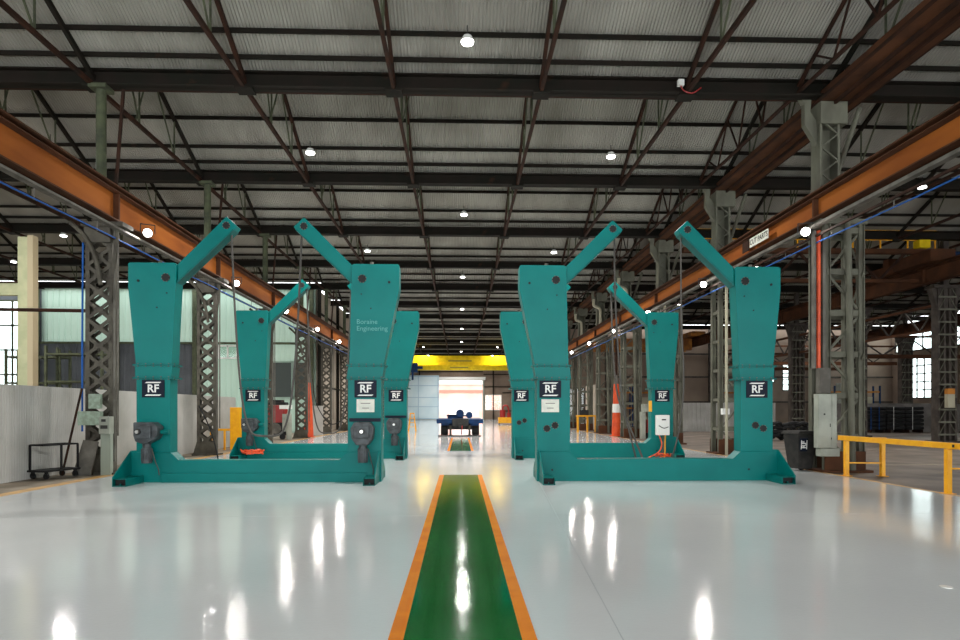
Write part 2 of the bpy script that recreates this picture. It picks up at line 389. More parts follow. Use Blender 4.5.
# ------------------------------------------------------------------ columns
def left_column():
    t = thing('lattice_column', '', 'column', group='riveted lattice columns along the left side')
    for sx in (-1, 1):
        m = MB(); m.box(sx*.30-.012, sx*.30+.012, -.10, .10, .02, 5.85)
        for f in (-.092,.092): m.box(sx*.30, sx*.22, f-.008, f+.008, .02, 5.85)
        m.build('chord', COLL, t)
    m = MB()
    for face in (-.105, .105):
        n = 13; h = 5.4/n
        for i in range(n):
            z = .3 + i*h
            for s1 in (-1,1):
                p = Vector((-.27*s1, face, z)); q = Vector((.27*s1, face, z+h)); d = (q-p).normalized(); nn = Vector((-d.z,0,d.x))*.04
                o1 = Vector((0,-.007,0)); o2 = Vector((0,.007,0))
                m.add([p+nn+o1, q+nn+o1, q-nn+o1, p-nn+o1, p+nn+o2, q+nn+o2, q-nn+o2, p-nn+o2],
                      [(0,1,2,3),(7,6,5,4),(0,4,5,1),(1,5,6,2),(2,6,7,3),(3,7,4,0)])
            m.box(-.10,.10,face-.01,face+.01,z+h/2-.06,z+h/2+.06)
            for s1 in (-1,1): m.box(s1*.19,s1*.27,face-.01,face+.01,z-.07,z+.07)
    m.build('lacing', COLL, t)
    m = MB(); m.box(-.42,.42,-.26,.26,-.01,.05); m.prism([(-.40,.05),(.40,.05),(.28,.45),(-.28,.45)],-.19,-.175); m.build('base_plate', COLL, t)
    m = MB(); m.box(-.34,.62,-.24,.24,5.76,5.86); m.box(-.30,.30,-.18,.18,5.4,5.76)
    m.build('cap', COLL, t)
    m = MB(); m.path([(.28,-.1,4.0),(.33,-.1,4.7),(.40,-.1,5.3),(.42,-.1,5.74)], .045); m.path([(.1,-.2,4.4),(-.02,-.2,5.0),(-.25,-.2,5.5),(-.6,-.2,5.85)], .05)
    m.build('knee_bracket', COLL, t)
    m = MB(); m.cyl((0,0,5.86),(0,0,9.05),.11,14); m.box(-.2,.2,-.2,.2,9.0,9.09); m.build('upper_post', MOSS, t)
    m = MB(); m.bar((.22,.1,5.9),(.46,.1,9.08),.06,.06); m.build('hanger', RUSTT, t)
    m = MB(); m.cyl((.36,-.1,.3),(.36,-.1,5.7),.025,8); m.cyl((.44,-.1,.9),(.44,-.1,5.7),.02,8); m.build('conduit', GALV, t)
    return t
lc = left_column()
lc.location = (-8.42, Y0, 0); lc['label'] = 'brown riveted lattice column beside the black trolley, nearest in the left row'
BL = ['brown riveted lattice column behind the first left teal frame, {} in the left row']
names = ['second','third','fourth','fifth','sixth','seventh','eighth','ninth','tenth','eleventh','twelfth','thirteenth']
for i in range(1, 13):
    dup(lc, (-8.42 if i < 4 else -8.42, Y0+BAY*i, 0), f'brown riveted lattice column, {names[i-1]} from the camera in the left row')
dup(lc, (-8.42, Y0-BAY, 0), 'brown riveted lattice column just beside the camera, left of the view')
# fittings of the nearest left column
t = thing('junction_box', 'pale green switch boxes and white socket box fixed to the nearest left lattice column', 'electrical box', (-8.42, Y0-.2, 1.05))
for nm, a in (('upper_box',(-.12,.14,-.12,0,.48,.82)),('middle_box',(-.34,.16,-.16,0,.1,.42)),('socket_box',(.16,.40,-.2,0,-.1,.30))):
    m = MB(); m.box(*a); m.build(nm, GREY if nm == 'socket_box' else mat('pale_green_box', srgb(150,168,150), .5, 0, srgb(128,142,124), 9), t, bevel=.01)
m = MB(); m.box(.20,.36,-.205,-.2,.02,.1); m.box(.22,.32,-.206,-.2,.18,.24); m.build('socket', DARK, t)
m = MB(); m.box(.16,.38,-.12,0,-1.05,-.1); o = m.build('lower_casing', mat('green_grey_casing', srgb(142,150,136), .6), t)
m = MB(); m.prism([(-.30,0),(.10,0),(.22,.78),(-.12,.82)], -.04, 0); o = m.build('metal_sheet_offcut', GALV, loc=(-8.5, Y0-.45, .0)); o.rotation_euler = (math.radians(-8),0,0)
tag(o, 'grey metal sheet offcut leaning against the foot of the nearest left lattice column', 'metal sheet')
m = MB(); m.path([(-8.80,Y0-.1,1.0),(-8.80,Y0-.1,3),(-8.79,Y0-.1,4.6),(-8.78,Y0-.1,5.4)], .022)
tag(m.build('blue_cable', BLUEC), 'blue cable running down the outer side of the nearest left lattice column', 'cable')
m = MB(); m.cyl((-8.95,Y0-.62,.02),(-8.75,Y0-.2,2.0),.025,8); tag(m.build('steel_rod', RUSTT), 'rusty steel rod leaning beside the nearest left lattice column', 'rod')

def right_column(h=9.0):
    t = thing('built_up_column', '', 'column', group='sage grey built up columns along the right side')
    for x, y, w in ((-.42,-.25,.14),(.42,-.25,.14),(-.42,.35,.14),(.42,.35,.14)):
        m = MB(); m.box(x-w/2,x+w/2,y-.02,y+.02,.02,6.1); s = 1 if y > 0 else -1
        m.box(x-w/2,x-w/2+.02,y-.07,y+.07,.02,6.1); m.box(x+w/2-.02,x+w/2,y-.07,y+.07,.02,6.1)
        m.build('leg', COLR, t)
    m = MB(); m.cyl((.16,-.36,.02),(.04,-.36,6.0),.075,14); m.build('pipe', COLR, t)
    m = MB()
    for i in range(6):
        z = .85+i*1.0
        for y in (-.27,.37): m.box(-.44,.44,y-.02,y+.02,z-.07,z+.07)
        for x in (-.44,.44): m.box(x-.02,x+.02,-.25,.35,z-.05,z+.05)
    m.build('batten', COLR, t)
    m = MB()
    for i in range(6):
        z = .85+(i-1)*1.0; s = 1 if i % 2 else -1
        if z < 0: z = .05
        m.bar((-.4*s,-.24,z+.05),(.4*s,-.24,.85+i*1.0-.05),.05,.05); m.bar((.44,-.25*s,z+.05),(.44,.35*s,.85+i*1.0),.04,.04)
    m.build('diagonal_brace', COLR, t)
    m = MB(); m.box(-.62,.62,-.45,.5,-.01,.05); m.box(-.5,.5,-.34,-.30,.05,.5); m.box(-.5,.5,.42,.46,.05,.5); m.build('base_plate', RUSTD, t)
    m = MB(); m.box(-.62,.56,-.34,.42,6.0,6.12); m.build('seat_plate', COLR, t)
    m = MB()
    for x in (-.52,-.08): m.box(x-.03,x+.03,-.2,.2,6.12,8.6)
    m.box(-.52,-.08,.14,.18,6.12,8.6)
    for i in range(7):
        z = 6.3+i*.32; s = 1 if i % 2 else -1
        m.bar((-.3-.2*s,-.18,z),(-.3+.2*s,-.18,z+.32),.05,.03)
    m.build('upper_shaft', COLR, t)
    m = MB(); m.box(-.56,.1,-.26,.26,8.45,8.99); m.prism([(-.5,8.3),(-.55,8.0),(-.86,8.5),(-.86,9.0),(-1.0,9.22),(-.68,9.22),(-.72,8.8),(-.5,8.5)],-.08,.08); m.build('capital', COLR, t)
    m = MB(); m.cyl((0,.1,7.2),(.62,.1,8.99),.06,10); m.build('head_brace', COLR, t)
    return t
rc = right_column()
RX = 9.3
rc.location = (RX, Y0+.2, 0); rc['label'] = 'sage grey built up steel column behind the yellow barrier, with the grey cabinet on it'
for i in range(1, 13):
    dup(rc, (RX, Y0+.2+BAY*i, 0), f'sage grey built up steel column, {names[i-1]} from the camera in the right row')
dup(rc, (RX, Y0+.2-BAY, 0), 'sage grey built up steel column just beside the camera, right of the view')
# darker lattice columns of the next row in the right aisle
def dark_column():
    t = thing('aisle_column', '', 'column', group='dark lattice columns in the right aisle')
    for x in (-.4,-.12,.12,.4):
        m = MB(); m.box(x-.05,x+.05,-.2,.2,0,7.05); m.build('chord', COLD, t)
    m = MB()
    for i in range(12):
        z = .4+i*.56; m.box(-.42,.42,-.22,-.2,z-.04,z+.04)
        m.bar((-.4,-.21,z),(-.12,-.21,z+.5),.04,.02); m.bar((.4,-.21,z),(.12,-.21,z+.5),.04,.02)
    m.build('lacing', COLR, t)
    m = MB(); m.box(-.7,.7,-.3,.3,6.95,7.08); m.prism([(-.42,6.0),(.42,6.0),(.7,6.95),(-.7,6.95)],-.15,.15); m.build('cap', COLD, t)
    m = MB(); m.box(-.12,.12,-.12,.12,7.08,9.08); m.build('upper_post', COLD, t)
    m = MB(); m.box(-.6,.6,-.4,.4,-.01,.12); m.build('base_plate', COLD, t)
    return t
dc = dark_column(); dc.location = (21.8, Y0+.2+BAY*2, 0); dc['label'] = 'dark lattice column in the right aisle, the nearest one in view beside the cream notice box'
for i, nn in ((1,'out of view ahead of the nearest one'),(3,'second'),(4,'third'),(5,'fourth'),(6,'fifth')):
    dup(dc, (21.8, Y0+.2+BAY*i, 0), f'dark lattice column in the right aisle, {nn} in its row going away from the camera')
for i in range(2, 6):
    dup(dc, (33.5, Y0+.2+BAY*i, 0), f'dark lattice column in the outermost right row, {names[i-2]} going away from the camera', group='outermost columns in the right aisle')

# ------------------------------------------------------------------ crane runway beams
def runway(x, z0, z1, m, label, s, name='crane_runway_beam', y1=95.5, face=.14):
    t = thing(name, label, 'crane beam', (x, 0, 0))
    w = MB(); w.box(-.02,.02,-4,y1,z0,z1); w.build('web', m, t)
    w = MB(); w.box(-.22,.22,-4,y1,z1-.03,z1); w.box(-.2,-.03,-4,y1,z1-.14,z1-.12); w.box(.03,.2,-4,y1,z1-.14,z1-.12); w.build('top_flange', RUSTD if m != RUSTD else m, t)
    w = MB(); w.box(-.2,.2,-4,y1,z0,z0+.03); w.build('bottom_flange', RUSTD, t)
    w = MB(); w.box(-.035,.035,-4,y1,z1,z1+.07); w.build('crane_rail', RUSTT, t)
    for i in range(-2, 13):
        y = Y0+BAY*i
        if y > y1: break
        w = MB(); w.box(-.15,.15,y-.03,y+.03,z0+.03,z1-.14); w.box(-.16,.16,y-.1,y+.1,z0+.03,z0+.06); w.build('stiffener', RUSTD, t)
    return t
runway(-8.15, 5.9, 6.72, RUST, 'rust orange steel crane runway beam along the left columns', 1)
RW = runway(8.72, 6.12, 6.76, RUST, 'rust orange steel crane runway beam along the right columns, with a white sign', -1)
runway(20.8, 7.12, 7.9, RUSTD, 'dark brown crane runway beam deep in the right aisle', -1, y1=59)
# valley girder on top of the right columns
t = thing('valley_girder', 'dark rusty box girder carrying the roof valley on top of the right columns', 'girder', (9.24,0,9.0))
m = MB(); m.box(-.5,.5,-4,97,0,.03); m.box(-.48,-.43,-4,97,.03,.25); m.box(.43,.48,-4,97,.03,.25); m.build('trough', RUSTD, t)
m = MB(); m.box(-.56,-.5,-4,97,.0,.05); m.box(.5,.56,-4,97,0,.05); m.bar((-.15,-4,-.04),(-.15,97,-.04),.06,.08); m.bar((.2,-4,-.04),(.2,97,-.04),.06,.08); m.build('edge_angle', RUSTT, t)
# bracing truss seen beside the valley girder
for i in range(-1, 6):
    yb = Y0+BAY*i
    t = thing('knee_truss', f'thin rusty web truss beside the valley girder, {ORD[i+1]} bay along the hall', 'truss', (8.2,yb,9.1), group='knee trusses beside the valley girder')
    m = MB(); zt = lambda a: .26+SL*a
    for k in range(4):
        a = k*1.5; m.bar((0,-a,.1),(.0,-a-.75,zt(a+.75)),.04,.04); m.bar((0,-a-.75,zt(a+.75)),(0,-a-1.5,.1),.04,.04)
    m.build('web_member', RUSTT, t)
    m = MB(); m.bar((0,-.02,.1),(0,-BAY+.2,.1),.07,.07); m.bar((0,-.02,zt(0)),(0,-BAY+.2,zt(BAY-.2)),.07,.07); m.build('chord', RUSTT, t)

# trays and cables
def longbar(name, label, cat, x, z, w, h, m, y1=95):
    b = MB(); b.bar((x,-4,z),(x,y1,z),w,h); return tag(b.build(name, m), label, cat)
longbar('cable_tray', 'grey galvanised cable tray under the left crane runway beam', 'cable tray', -7.98, 5.72, .16, .05, GALV)
longbar('cable_tray', 'grey galvanised cable tray under the right crane runway beam', 'cable tray', 8.42, 5.86, .14, .07, GALV)
longbar('steel_channel', 'thin brown steel channel under the left cable tray', 'steel channel', -8.05, 5.5, .05, .05, RUSTT)
longbar('steel_channel', 'thin brown steel channel under the right cable tray', 'steel channel', 8.5, 5.66, .05, .05, RUSTT)
def festoon(x, z, label, side):
    t = thing('power_cable', label, 'cable', (x,0,z))
    m = MB(); m.path([(0,y*1.05-4,-.02*(i%2)) for i, y in enumerate(range(0,94,3))], .017, 6, 2); m.build('cable_run', BLUEC, t)
    for k in range(0, 26):
        y = 6+k*2.1; m = MB(); m.bar((0,y,-.04),(0.02*side,y+.05,.2),.02,.02); m.build('clip', GALV, t)
    return t
festoon(-8.02, 5.50, 'bright blue power cable clipped along below the left crane runway beam', -1)
festoon(8.52, 5.5, 'bright blue power cable clipped along below the right crane runway beam', 1)
# sign on the right runway beam
t = thing('beam_sign', 'white sign with dark lettering on the right crane runway beam', 'sign', (8.50, 17.95, 6.38))
m = MB(); m.box(-.01,.01,-.56,.56,-.13,.13); m.build('plate', PAPER, t)
text('CUT PARTS', .21, DARK, 'lettering', t, (-.013,0,0), (PI/2,0,-PI/2), ext=.001, bold=.004)
m = MB(); m.box(-.01,.01,.62,1.05,-.18,.12); m.box(-.03,-.01,.62,1.05,.12,.14); m.build('backing_plate', RUSTT, t)

# ------------------------------------------------------------------ teal frames
def c_frame(name, label, loc, motors, notice, company, aisle=1):
    # aisle: the side (+1 or -1) whose post stands by the walkway; its lower post is set further in
    t = thing(name, label, 'rotator frame', loc, group=None)
    D = .35
    lo = {aisle: (1.72, 2.42), -aisle: (1.93, 2.62)}          # inner and outer edge of the lower posts
    ft = {aisle: (2.14, 2.38), -aisle: (2.47, 2.74)}          # feet
    hi = {aisle: (1.75, 2.46), -aisle: (1.90, 2.63)}          # bottom of the flared upper posts
    body = MB()
    R_, L_ = lo[1], lo[-1]
    body.prism([(-L_[1],0),(R_[1],0),(R_[1],.62),(R_[0],.62),(R_[0]-.17,.46),(-L_[0]+.17,.46),(-L_[0],.62),(-L_[1],.62)], 0, D)
    body.build('base_beam', TEAL, t, bevel=.008)
    if motors:
        m = MB(); m.box(-2.1,2.1,-.035,0,0,.19); m.build('skid_plate', TEAL, t, bevel=.005)
    else:
        m = MB(); m.box(-1.55,1.55,.02,D-.02,.46,.468); m.build('top_plate', TEALD, t)
    for s in (-1,1):
        a0, a1 = lo[s]; h0, h1 = hi[s]
        m = MB(); m.prism([(s*a1,.62),(s*a0,.62),(s*a0,2.17),(s*a1,2.17)], 0, D); m.build('lower_post', TEAL, t, bevel=.008)
        m = MB(); m.prism([(s*(a1+.02),2.17),(s*(a0-.02),2.17),(s*(h0-.02),2.42),(s*(h1+.02),2.42)], -.01, D+.01); m.build('collar', TEAL, t, bevel=.005)
        m = MB(); m.prism([(s*h1,2.42),(s*h0,2.42),(s*1.80,4.52),(s*1.84,4.55),(s*2.76,4.55),(s*2.79,4.52),(s*2.79,4.03)], 0, D); m.build('upper_post', TEAL, t, bevel=.008)
        for z in (2.16, 2.43):
            m = MB(); m.box(s*(h0-.05), s*(h1+.05), -.05, D+.05, z-.015, z+.015)
            m.build('flange', TEALD, t)
            for i in range(5):
                x = s*(h0+.05+i*.155); q = MB(); q.cyl((0,0,-.035),(0,0,.035),.014,6); q.build('flange_bolt', GALV, t, loc=(x,-.03,z))
            for y in (.06,.29):
                q = MB(); q.cyl((0,0,-.035),(0,0,.035),.014,6); q.build('flange_bolt', GALV, t, loc=(s*(h0-.03),y,z))
        # foot
        a, b_ = sorted((s*ft[s][0], s*ft[s][1]))
        m = MB()
        m.box(a, b_, -.70, 1.03, .0, .012); m.box(a, b_, -.70, 1.03, .135, .147)
        m.box(a, a+.012, -.70, 1.03, .012, .135); m.box(b_-.012, b_, -.70, 1.03, .012, .135); m.box((a+b_)/2-.01,(a+b_)/2+.01,-.66,-.60,.012,.05)
        f = m.build('foot', TEALD, t)
        i_ = MB(); i_.box(a+.013,b_-.013,-.60,-.59,.013,.134); i_.build('tube_shade_plate', BLACK, f)  # black plate set inside the tube to paint its shaded hollow
        go = ft[s][1]
        for pts in ([(0,.66),(0,.147),(-.70,.147),(-.70,.18)], [(D,.66),(D,.147),(1.03,.147),(1.03,.18)]):
            g_ = MB(); g_.prism(pts, s*(go-.02), s*go, 'x'); g_.build('gusset', TEAL, t)
        g_ = MB(); g_.box(s*min(go-.02,a1-.01), s*go, 0, D, .0, .66); g_.build('end_plate', TEAL, t)
        # arm: rises at 45 degrees towards the middle
        m = MB(); m.prism([(s*1.80,4.14),(s*1.80,4.53),(s*.80,5.53),(s*.585,5.33),(s*.64,5.25)], .05, D-.05); m.build('arm', TEAL, t, bevel=.008)
        m = MB(); m.prism([(s*1.80,4.14),(s*.64,5.25),(s*.66,5.27),(s*1.80,4.19)], .03, D-.03); m.build('arm_lip', TEALD, t)
        def boss(x, z, r, y=0, nm='bolt_cap'):
            q = MB(); q.cyl((x,y,z),(x,y-.02,z),r,16); o = q.build(nm, BLACK, t, smooth=True)
            if r > .05:
                q = MB()
                for i in range(8): c, s_ = math.cos(i*PI/4+.3)*r, math.sin(i*PI/4+.3)*r; q.cyl((x+c,y,z+s_),(x+c,y-.022,z+s_),.011,6)
                q.build('bolt_ring', GALV, o)
        boss(s*2.02, 4.24, .082); boss(s*2.58, 4.17, .025); boss(s*.80, 5.34, .072, .05)
        boss(s*2.0, 3.92, .014); boss(s*2.2, 3.62, .014)
        if not motors:
            px = (2.21,2.04) if s == aisle else (2.41,2.24)
            boss(s*px[0], 1.11, .07); boss(s*px[1], 1.175, .07)
            m = MB(); m.cyl((s*2.1,0,.24),(s*2.1,-.012,.24),.022,10); m.build('drain_plug', BLACK, t)
        else:
            cx = s*(2.06 if s == aisle else 2.32)
            gb = MB(); 
            if s == aisle: gb.prism([(cx-.22,.92),(cx-.12,.78),(cx+.12,.78),(cx+.21,.92),(cx+.23,1.14),(cx+.14,1.25),(cx-.16,1.25),(cx-.24,1.12)], -.30, 0)
            else: gb.prism([(cx-.22,.98),(cx-.18,.86),(cx+.0,.80),(cx+.20,.90),(cx+.26,1.0),(cx+.26,1.16),(cx+.16,1.25),(cx-.22,1.25)], -.30, 0)
            gb.box(cx-.17,cx+.15,-.34,-.30,.92,1.18)
            o = gb.build('gearbox', MOTOR, t, bevel=.02)
            hx = cx if s == aisle else cx-.1
            q = MB(); q.cyl((hx,-.34,1.06),(hx,-.37,1.06),.06,16); q.build('shaft_seal', DARK, o, smooth=True)
            q = MB(); q.cyl((hx,-.37,1.06),(hx,-.40,1.06),.036,14); q.build('shaft_end', CHROME, o, smooth=True)
            q = MB(); q.cyl((cx,-.18,.82),(cx,-.18,.72),.08,16); q.cyl((cx,-.18,.72),(cx,-.18,.42),.10,16)
            for i in range(16): an = i*PI/8; q.box(cx+.1*math.cos(an)-.006,cx+.1*math.cos(an)+.006,-.18+.1*math.sin(an)-.006,-.18+.1*math.sin(an)+.006,.46,.7)
            q.build('electric_motor', MOTOR, o)
            q = MB(); q.path([(cx+.12,-.22,.7),(cx+.17,-.18,.45),(cx+.2,-.12,.3),(cx+.2,-.08,.16)], .01); q.build('motor_lead', CABLE, o)
            if s == aisle:
                q = MB(); q.box(min(s*1.76,s*2.41),max(s*1.76,s*2.41),-.06,0,1.26,1.33); q.build('strap', NAVY, t)
            else:
                q = MB(); q.cyl((cx+.26,-.12,1.05),(cx+.42,-.12,1.05),.05,12); q.build('hose_union', TEALD, t)
        # logo plates
        cx = s*(2.09 if motors else 2.14) if s == aisle else s*2.27
        pl = MB(); pl.box(cx-.228,cx+.228,-.02,-.001,1.76,2.12); p = pl.build('logo_plate', NAVY, t)
        text('RF', .225, WHITE, 'logo_letters', p, (cx,-.021,1.937), ext=.001, bold=.005)
        for z in (2.068,1.808):
            q = MB(); q.prism([(cx-.17,z-.013),(cx+.13,z-.013),(cx+.17,z+.013),(cx-.13,z+.013)], -.023,-.02); q.build('logo_bar', WHITE, p)
        if notice and s == aisle:
            pl = MB(); pl.box(cx-.185,cx+.185,-.012,-.001,1.455,1.725); p = pl.build('notice', PAPER, t)
            q = MB(); z = 1.64; q.box(cx-.10,cx+.10,-.0135,-.012,z-.008,z+.008); q.build('heading_print', INK, p)
            q = MB(); z = 1.54; q.box(cx-.07,cx+.07,-.0135,-.012,z-.008,z+.008); q.build('body_print', INK, p)
    if company:
        text('Boraine\nEngineering', .14, TEALTXT, 'company_lettering', t, (1.90,-.004,3.27), ext=.001, align='LEFT')
    for x in (-2.2,2.2):
        m = MB(); m.cyl((x,.15,4.55),(x,.15,4.62),.04,8); m.build('lifting_lug', GALV, t)
    return t
c_frame('rotator_frame', 'front left teal U shaped steel frame with gearboxes and Engineering lettering', (-4.06,13.43,0), True, 1, True, 1)
c_frame('rotator_frame', 'front right teal U shaped steel frame beside the dark wheelie bin', (4.04,13.43,0), False, 1, False, -1)
c_frame('rotator_frame', 'rear left teal U shaped steel frame with orange hose coiled at its foot', (-4.06,19.8,0), True, 0, False, 1)
RR = c_frame('rotator_frame', 'rear right teal U shaped steel frame with a white control box on its post', (4.04,19.8,0), False, 0, False, -1)
# control box on the rear right frame
t = thing('control_box', 'white electrical control box fixed on the post of the rear right teal frame', 'electrical box', (6.28,19.78,.72))
m = MB(); m.box(-.2,.2,-.2,0,0,.62); m.build('case', WHITE, t, bevel=.02)
m = MB(); m.path([(-.15,-.22,.3),(0,-.23,.22),(.15,-.22,.26)], .012); m.build('cable_loop', BLACK, t)
m = MB(); m.box(-.05,.08,-.206,-.2,.46,.5); m.build('name_strip', DARK, t)
for i, (xo, a) in enumerate(((-.12,-.3),(0,0),(.08,.2))):
    m = MB(); m.path([(6.28+xo,19.66,.74),(6.28+xo*.5,19.55,.45),(6.22+a*.4,19.5,.2),(6.05+a,19.4,.04)], .018)
    tag(m.build('hanging_lead', (ORANGEP, CABLE, YEL)[i]), ('orange','brown','yellow')[i]+' lead running from the white control box down to the floor', 'cable')
t = MB(); t.box(-.05,.05,-.015,0,-.17,.17); o = t.build('warning_label', YEL, loc=(5.93,19.79,1.62)); tag(o,'yellow warning sticker on the rear right teal frame','sticker')
# orange hose coils
def coil(name, label, x, y, z, R, m=ORANGEP, n=5):
    b = MB(); pts = []
    for i in range(n*10+1):
        a = i*2*PI/10; r = R*(1-.25*math.sin(i*.37)); pts.append((x+r*math.cos(a), y+r*.7*math.sin(a), z+.07+.012*(i/10)+.05*math.sin(i*1.7)))
    b.path(pts, .016, 6, 2); return tag(b.build(name, m, smooth=True), label, 'hose')
coil('coiled_hose', 'orange hose coiled at the foot of the rear left teal frame', -6.28, 19.55, .14, .28)
coil('coiled_hose', 'small orange hose coil under the white control box', 6.25, 19.55, .02, .2, n=3)
# cables hanging between the arm tips
def hang(x0, x1, y, top, low, label, r=.022):
    m = MB(); n = 14; pts = []
    for i in range(n+1):
        u = i/n*2-1; pts.append(((x0+x1)/2+(x1-x0)/2*(abs(u)**.55)*(1 if u > 0 else -1) if u else (x0+x1)/2, y, low+(top-low)*abs(u)**2.6))
    m.path(pts, r, 8, 3); return tag(m.build('hanging_hose', CABLE, smooth=True), label, 'hose', None)
hang(-4.80,-3.33,13.6,5.3,.95,'long grey hose looped down between the two arm tips of the front left teal frame')
hang(-4.74,-3.38,19.95,5.3,.78,'grey hose looped between the arm tips of the rear left teal frame')
m = MB(); m.path([(3.30,13.6,5.3),(3.33,13.65,4.0),(3.42,13.7,2.6),(3.55,13.8,1.6),(3.85,13.95,.5),(4.0,14.1,.05)], .02)
tag(m.build('hanging_hose', CABLE, smooth=True), 'grey hose hanging from the left arm tip of the front right teal frame', 'hose')
m = MB(); m.path([(4.74,13.6,5.2),(4.75,13.6,3.5),(4.80,13.6,2.0),(4.7,13.7,.9),(4.5,13.9,.05)], .018)
tag(m.build('hanging_hose', CABLE, smooth=True), 'grey hose hanging from the right arm tip of the front right teal frame', 'hose')
m = MB(); m.path([(4.74,19.95,5.3),(4.8,19.95,3.4),(4.95,19.9,1.9),(5.3,19.7,.9),(5.6,19.5,.05)], .03)
tag(m.build('hanging_hose', CABLE, smooth=True), 'thick grey hose from the arm tip of the rear right teal frame', 'hose')
m = MB(); m.path([(-5.8,14.4,1.6),(-5.6,14.45,1.15),(-5.45,14.5,.6),(-5.35,14.5,.03)], .015)
tag(m.build('hanging_hose', BLACK, smooth=True), 'thin black cable curving down behind the front left teal frame', 'hose')

# ------------------------------------------------------------------ left partition and things beside it
def partition(y0, y1, n, label, x=-9.35, z=2.03, m=SHEETW):
    w = MB(); w.wave((x,y0,.0),(0,y1-y0,0),(0,0,z),(1,0,0),.0762,.009); w.box(x-.05,x-.03,y0,y1,0,z)
    return struct(f'wall_partition_{n}', w, m)
partition(4, 27, 'left', '')
t = thing('rolling_trolley', 'black tubular steel trolley on castors in front of the white corrugated partition', 'trolley', (-8.97,14.45,0), math.radians(74))
W_, L_ = .23, .46
m = MB(); m.box(-L_,L_,-W_,W_,.16,.20); m.build('platform', BLACK, t)
m = MB(); m.bar((-.42,-.19,.74),(.42,-.19,.74),.035,.035); m.bar((-.42,.19,.74),(.42,.19,.74),.035,.035)
for x in (-.42,.42): m.bar((x,-.19,.74),(x,.19,.74),.035,.035)
m.build('top_rail', BLACK, t)
for x, y in ((-.42,.19),(.42,-.19),(0,-.19)):
    m = MB(); m.bar((x,y,.2),(x,y,.74),.035,.035); m.build('upright', BLACK, t)
for x in (-.36,.36):
    for y in (-.18,.18):
        m = MB(); m.cyl((x-.02,y,.07),(x+.02,y,.07),.065,14); m.box(x-.03,x+.03,y-.02,y+.02,.08,.165); m.build('castor', BLACK, t)
# cream steel portal in the left aisle
t = thing('portal_frame', 'cream painted steel portal post and beam beyond the white partition', 'steel frame', (-14.5,22,0))
m = MB(); m.box(-.29,.04,-.12,.12,0,7.3); m.build('post', CREAM, t); m = MB(); m.box(.04,.22,-.14,.14,0,7.35); m.build('post', mat('tan_steel', srgb(196,180,146), .6), t)
m = MB(); m.box(-6,-.28,-.1,.1,5.35,5.75); m.build('beam', CREAM, t); m = MB(); m.box(-6.0,-.28,-.14,.14,5.75,5.8); m.build('beam_plate', RUSTT, t)
t = thing('wind_brace', 'thin brown steel pipe crossing the left aisle below the crane runway', 'brace', (0,0,0))
m = MB(); m.cyl((-16,18,4.3),(-8.6,Y0+.5,3.9),.045,8); m.build('pipe', RUSTT, t)
# steel racks left aisle far
for i, (x, y) in enumerate(((-21,36),(-24.5,38))):
    t = thing('storage_rack', ('tall dark green storage rack against the aisle end wall','dark green storage rack in the corner of the left aisle')[i], 'rack', (x,y,0))
    for sx in (-1.5,1.5):
        for sy in (-.5,.5): m = MB(); m.box(sx-.06,sx+.06,sy-.06,sy+.06,0,5); m.build('upright', MOSS, t)
    for z in (1.5,3.0,4.5): m = MB(); m.box(-1.55,1.55,-.55,.55,z,z+.1); m.build('shelf', MOSS, t)
# yellow guard at second column
t = thing('guard_rail', 'yellow guard panel and low rail behind the left teal frames', 'guard rail', (-8.35,24.3,0))
m = MB(); m.box(-.28,.24,0,.06,0,1.6); m.build('panel', YEL, t, bevel=.01)
m = MB(); m.box(-1.0,-.28,-.05,.03,.72,.8); m.box(-1.0,-.94,-.05,.03,0,.72); m.box(-.5,-.44,-.05,.03,0,.72); m.build('rail', YEL, t)
m = MB(); m.box(-9.2,-8.2,38.5,38.6,0,1.75); o = m.build('low_screen', SHEETW); tag(o, 'plain off white low panel standing beyond the orange post on the left', 'panel')
# jib post
def jib(x, y, label, col=ORANGEP):
    t = thing('jib_crane_post', label, 'jib crane', (x,y,0))
    m = MB(); m.cyl((0,0,.02),(0,0,3.0),.27,18,.15); m.build('lower_tube', col, t, smooth=True)
    m = MB(); m.cyl((0,0,3.0),(0,0,3.5),.15,18,.07); m.build('taper', GALV, t, smooth=True)
    m = MB(); m.cyl((0,0,3.5),(0,0,5.6),.06,12); m.build('mast', RUSTT, t, smooth=True)
    m = MB(); m.cyl((0,0,-.01),(0,0,.03),.38,18); m.build('base_plate', col, t)
    return t
jib(-8.35, 35.6, 'orange jib crane post standing along the left columns')
J = jib(9.0, 36.6, 'orange jib crane post with a white band beside the right columns')
m = MB(); m.cyl((0,0,1.35),(0,0,1.85),.235,18,.215); m.build('white_band', WHITE, J, smooth=True)
m = MB(); m.path([(-8.1,35.5,3.2),(-7.9,35.4,1.9),(-7.3,35.3,.9),(-6.8,35.3,.75),(-6.4,35.6,1.2),(-6.2,36.5,2.6)], .025)
tag(m.build('hanging_hose', BLACK, smooth=True), 'black cable looping down beside the orange post on the left', 'hose')
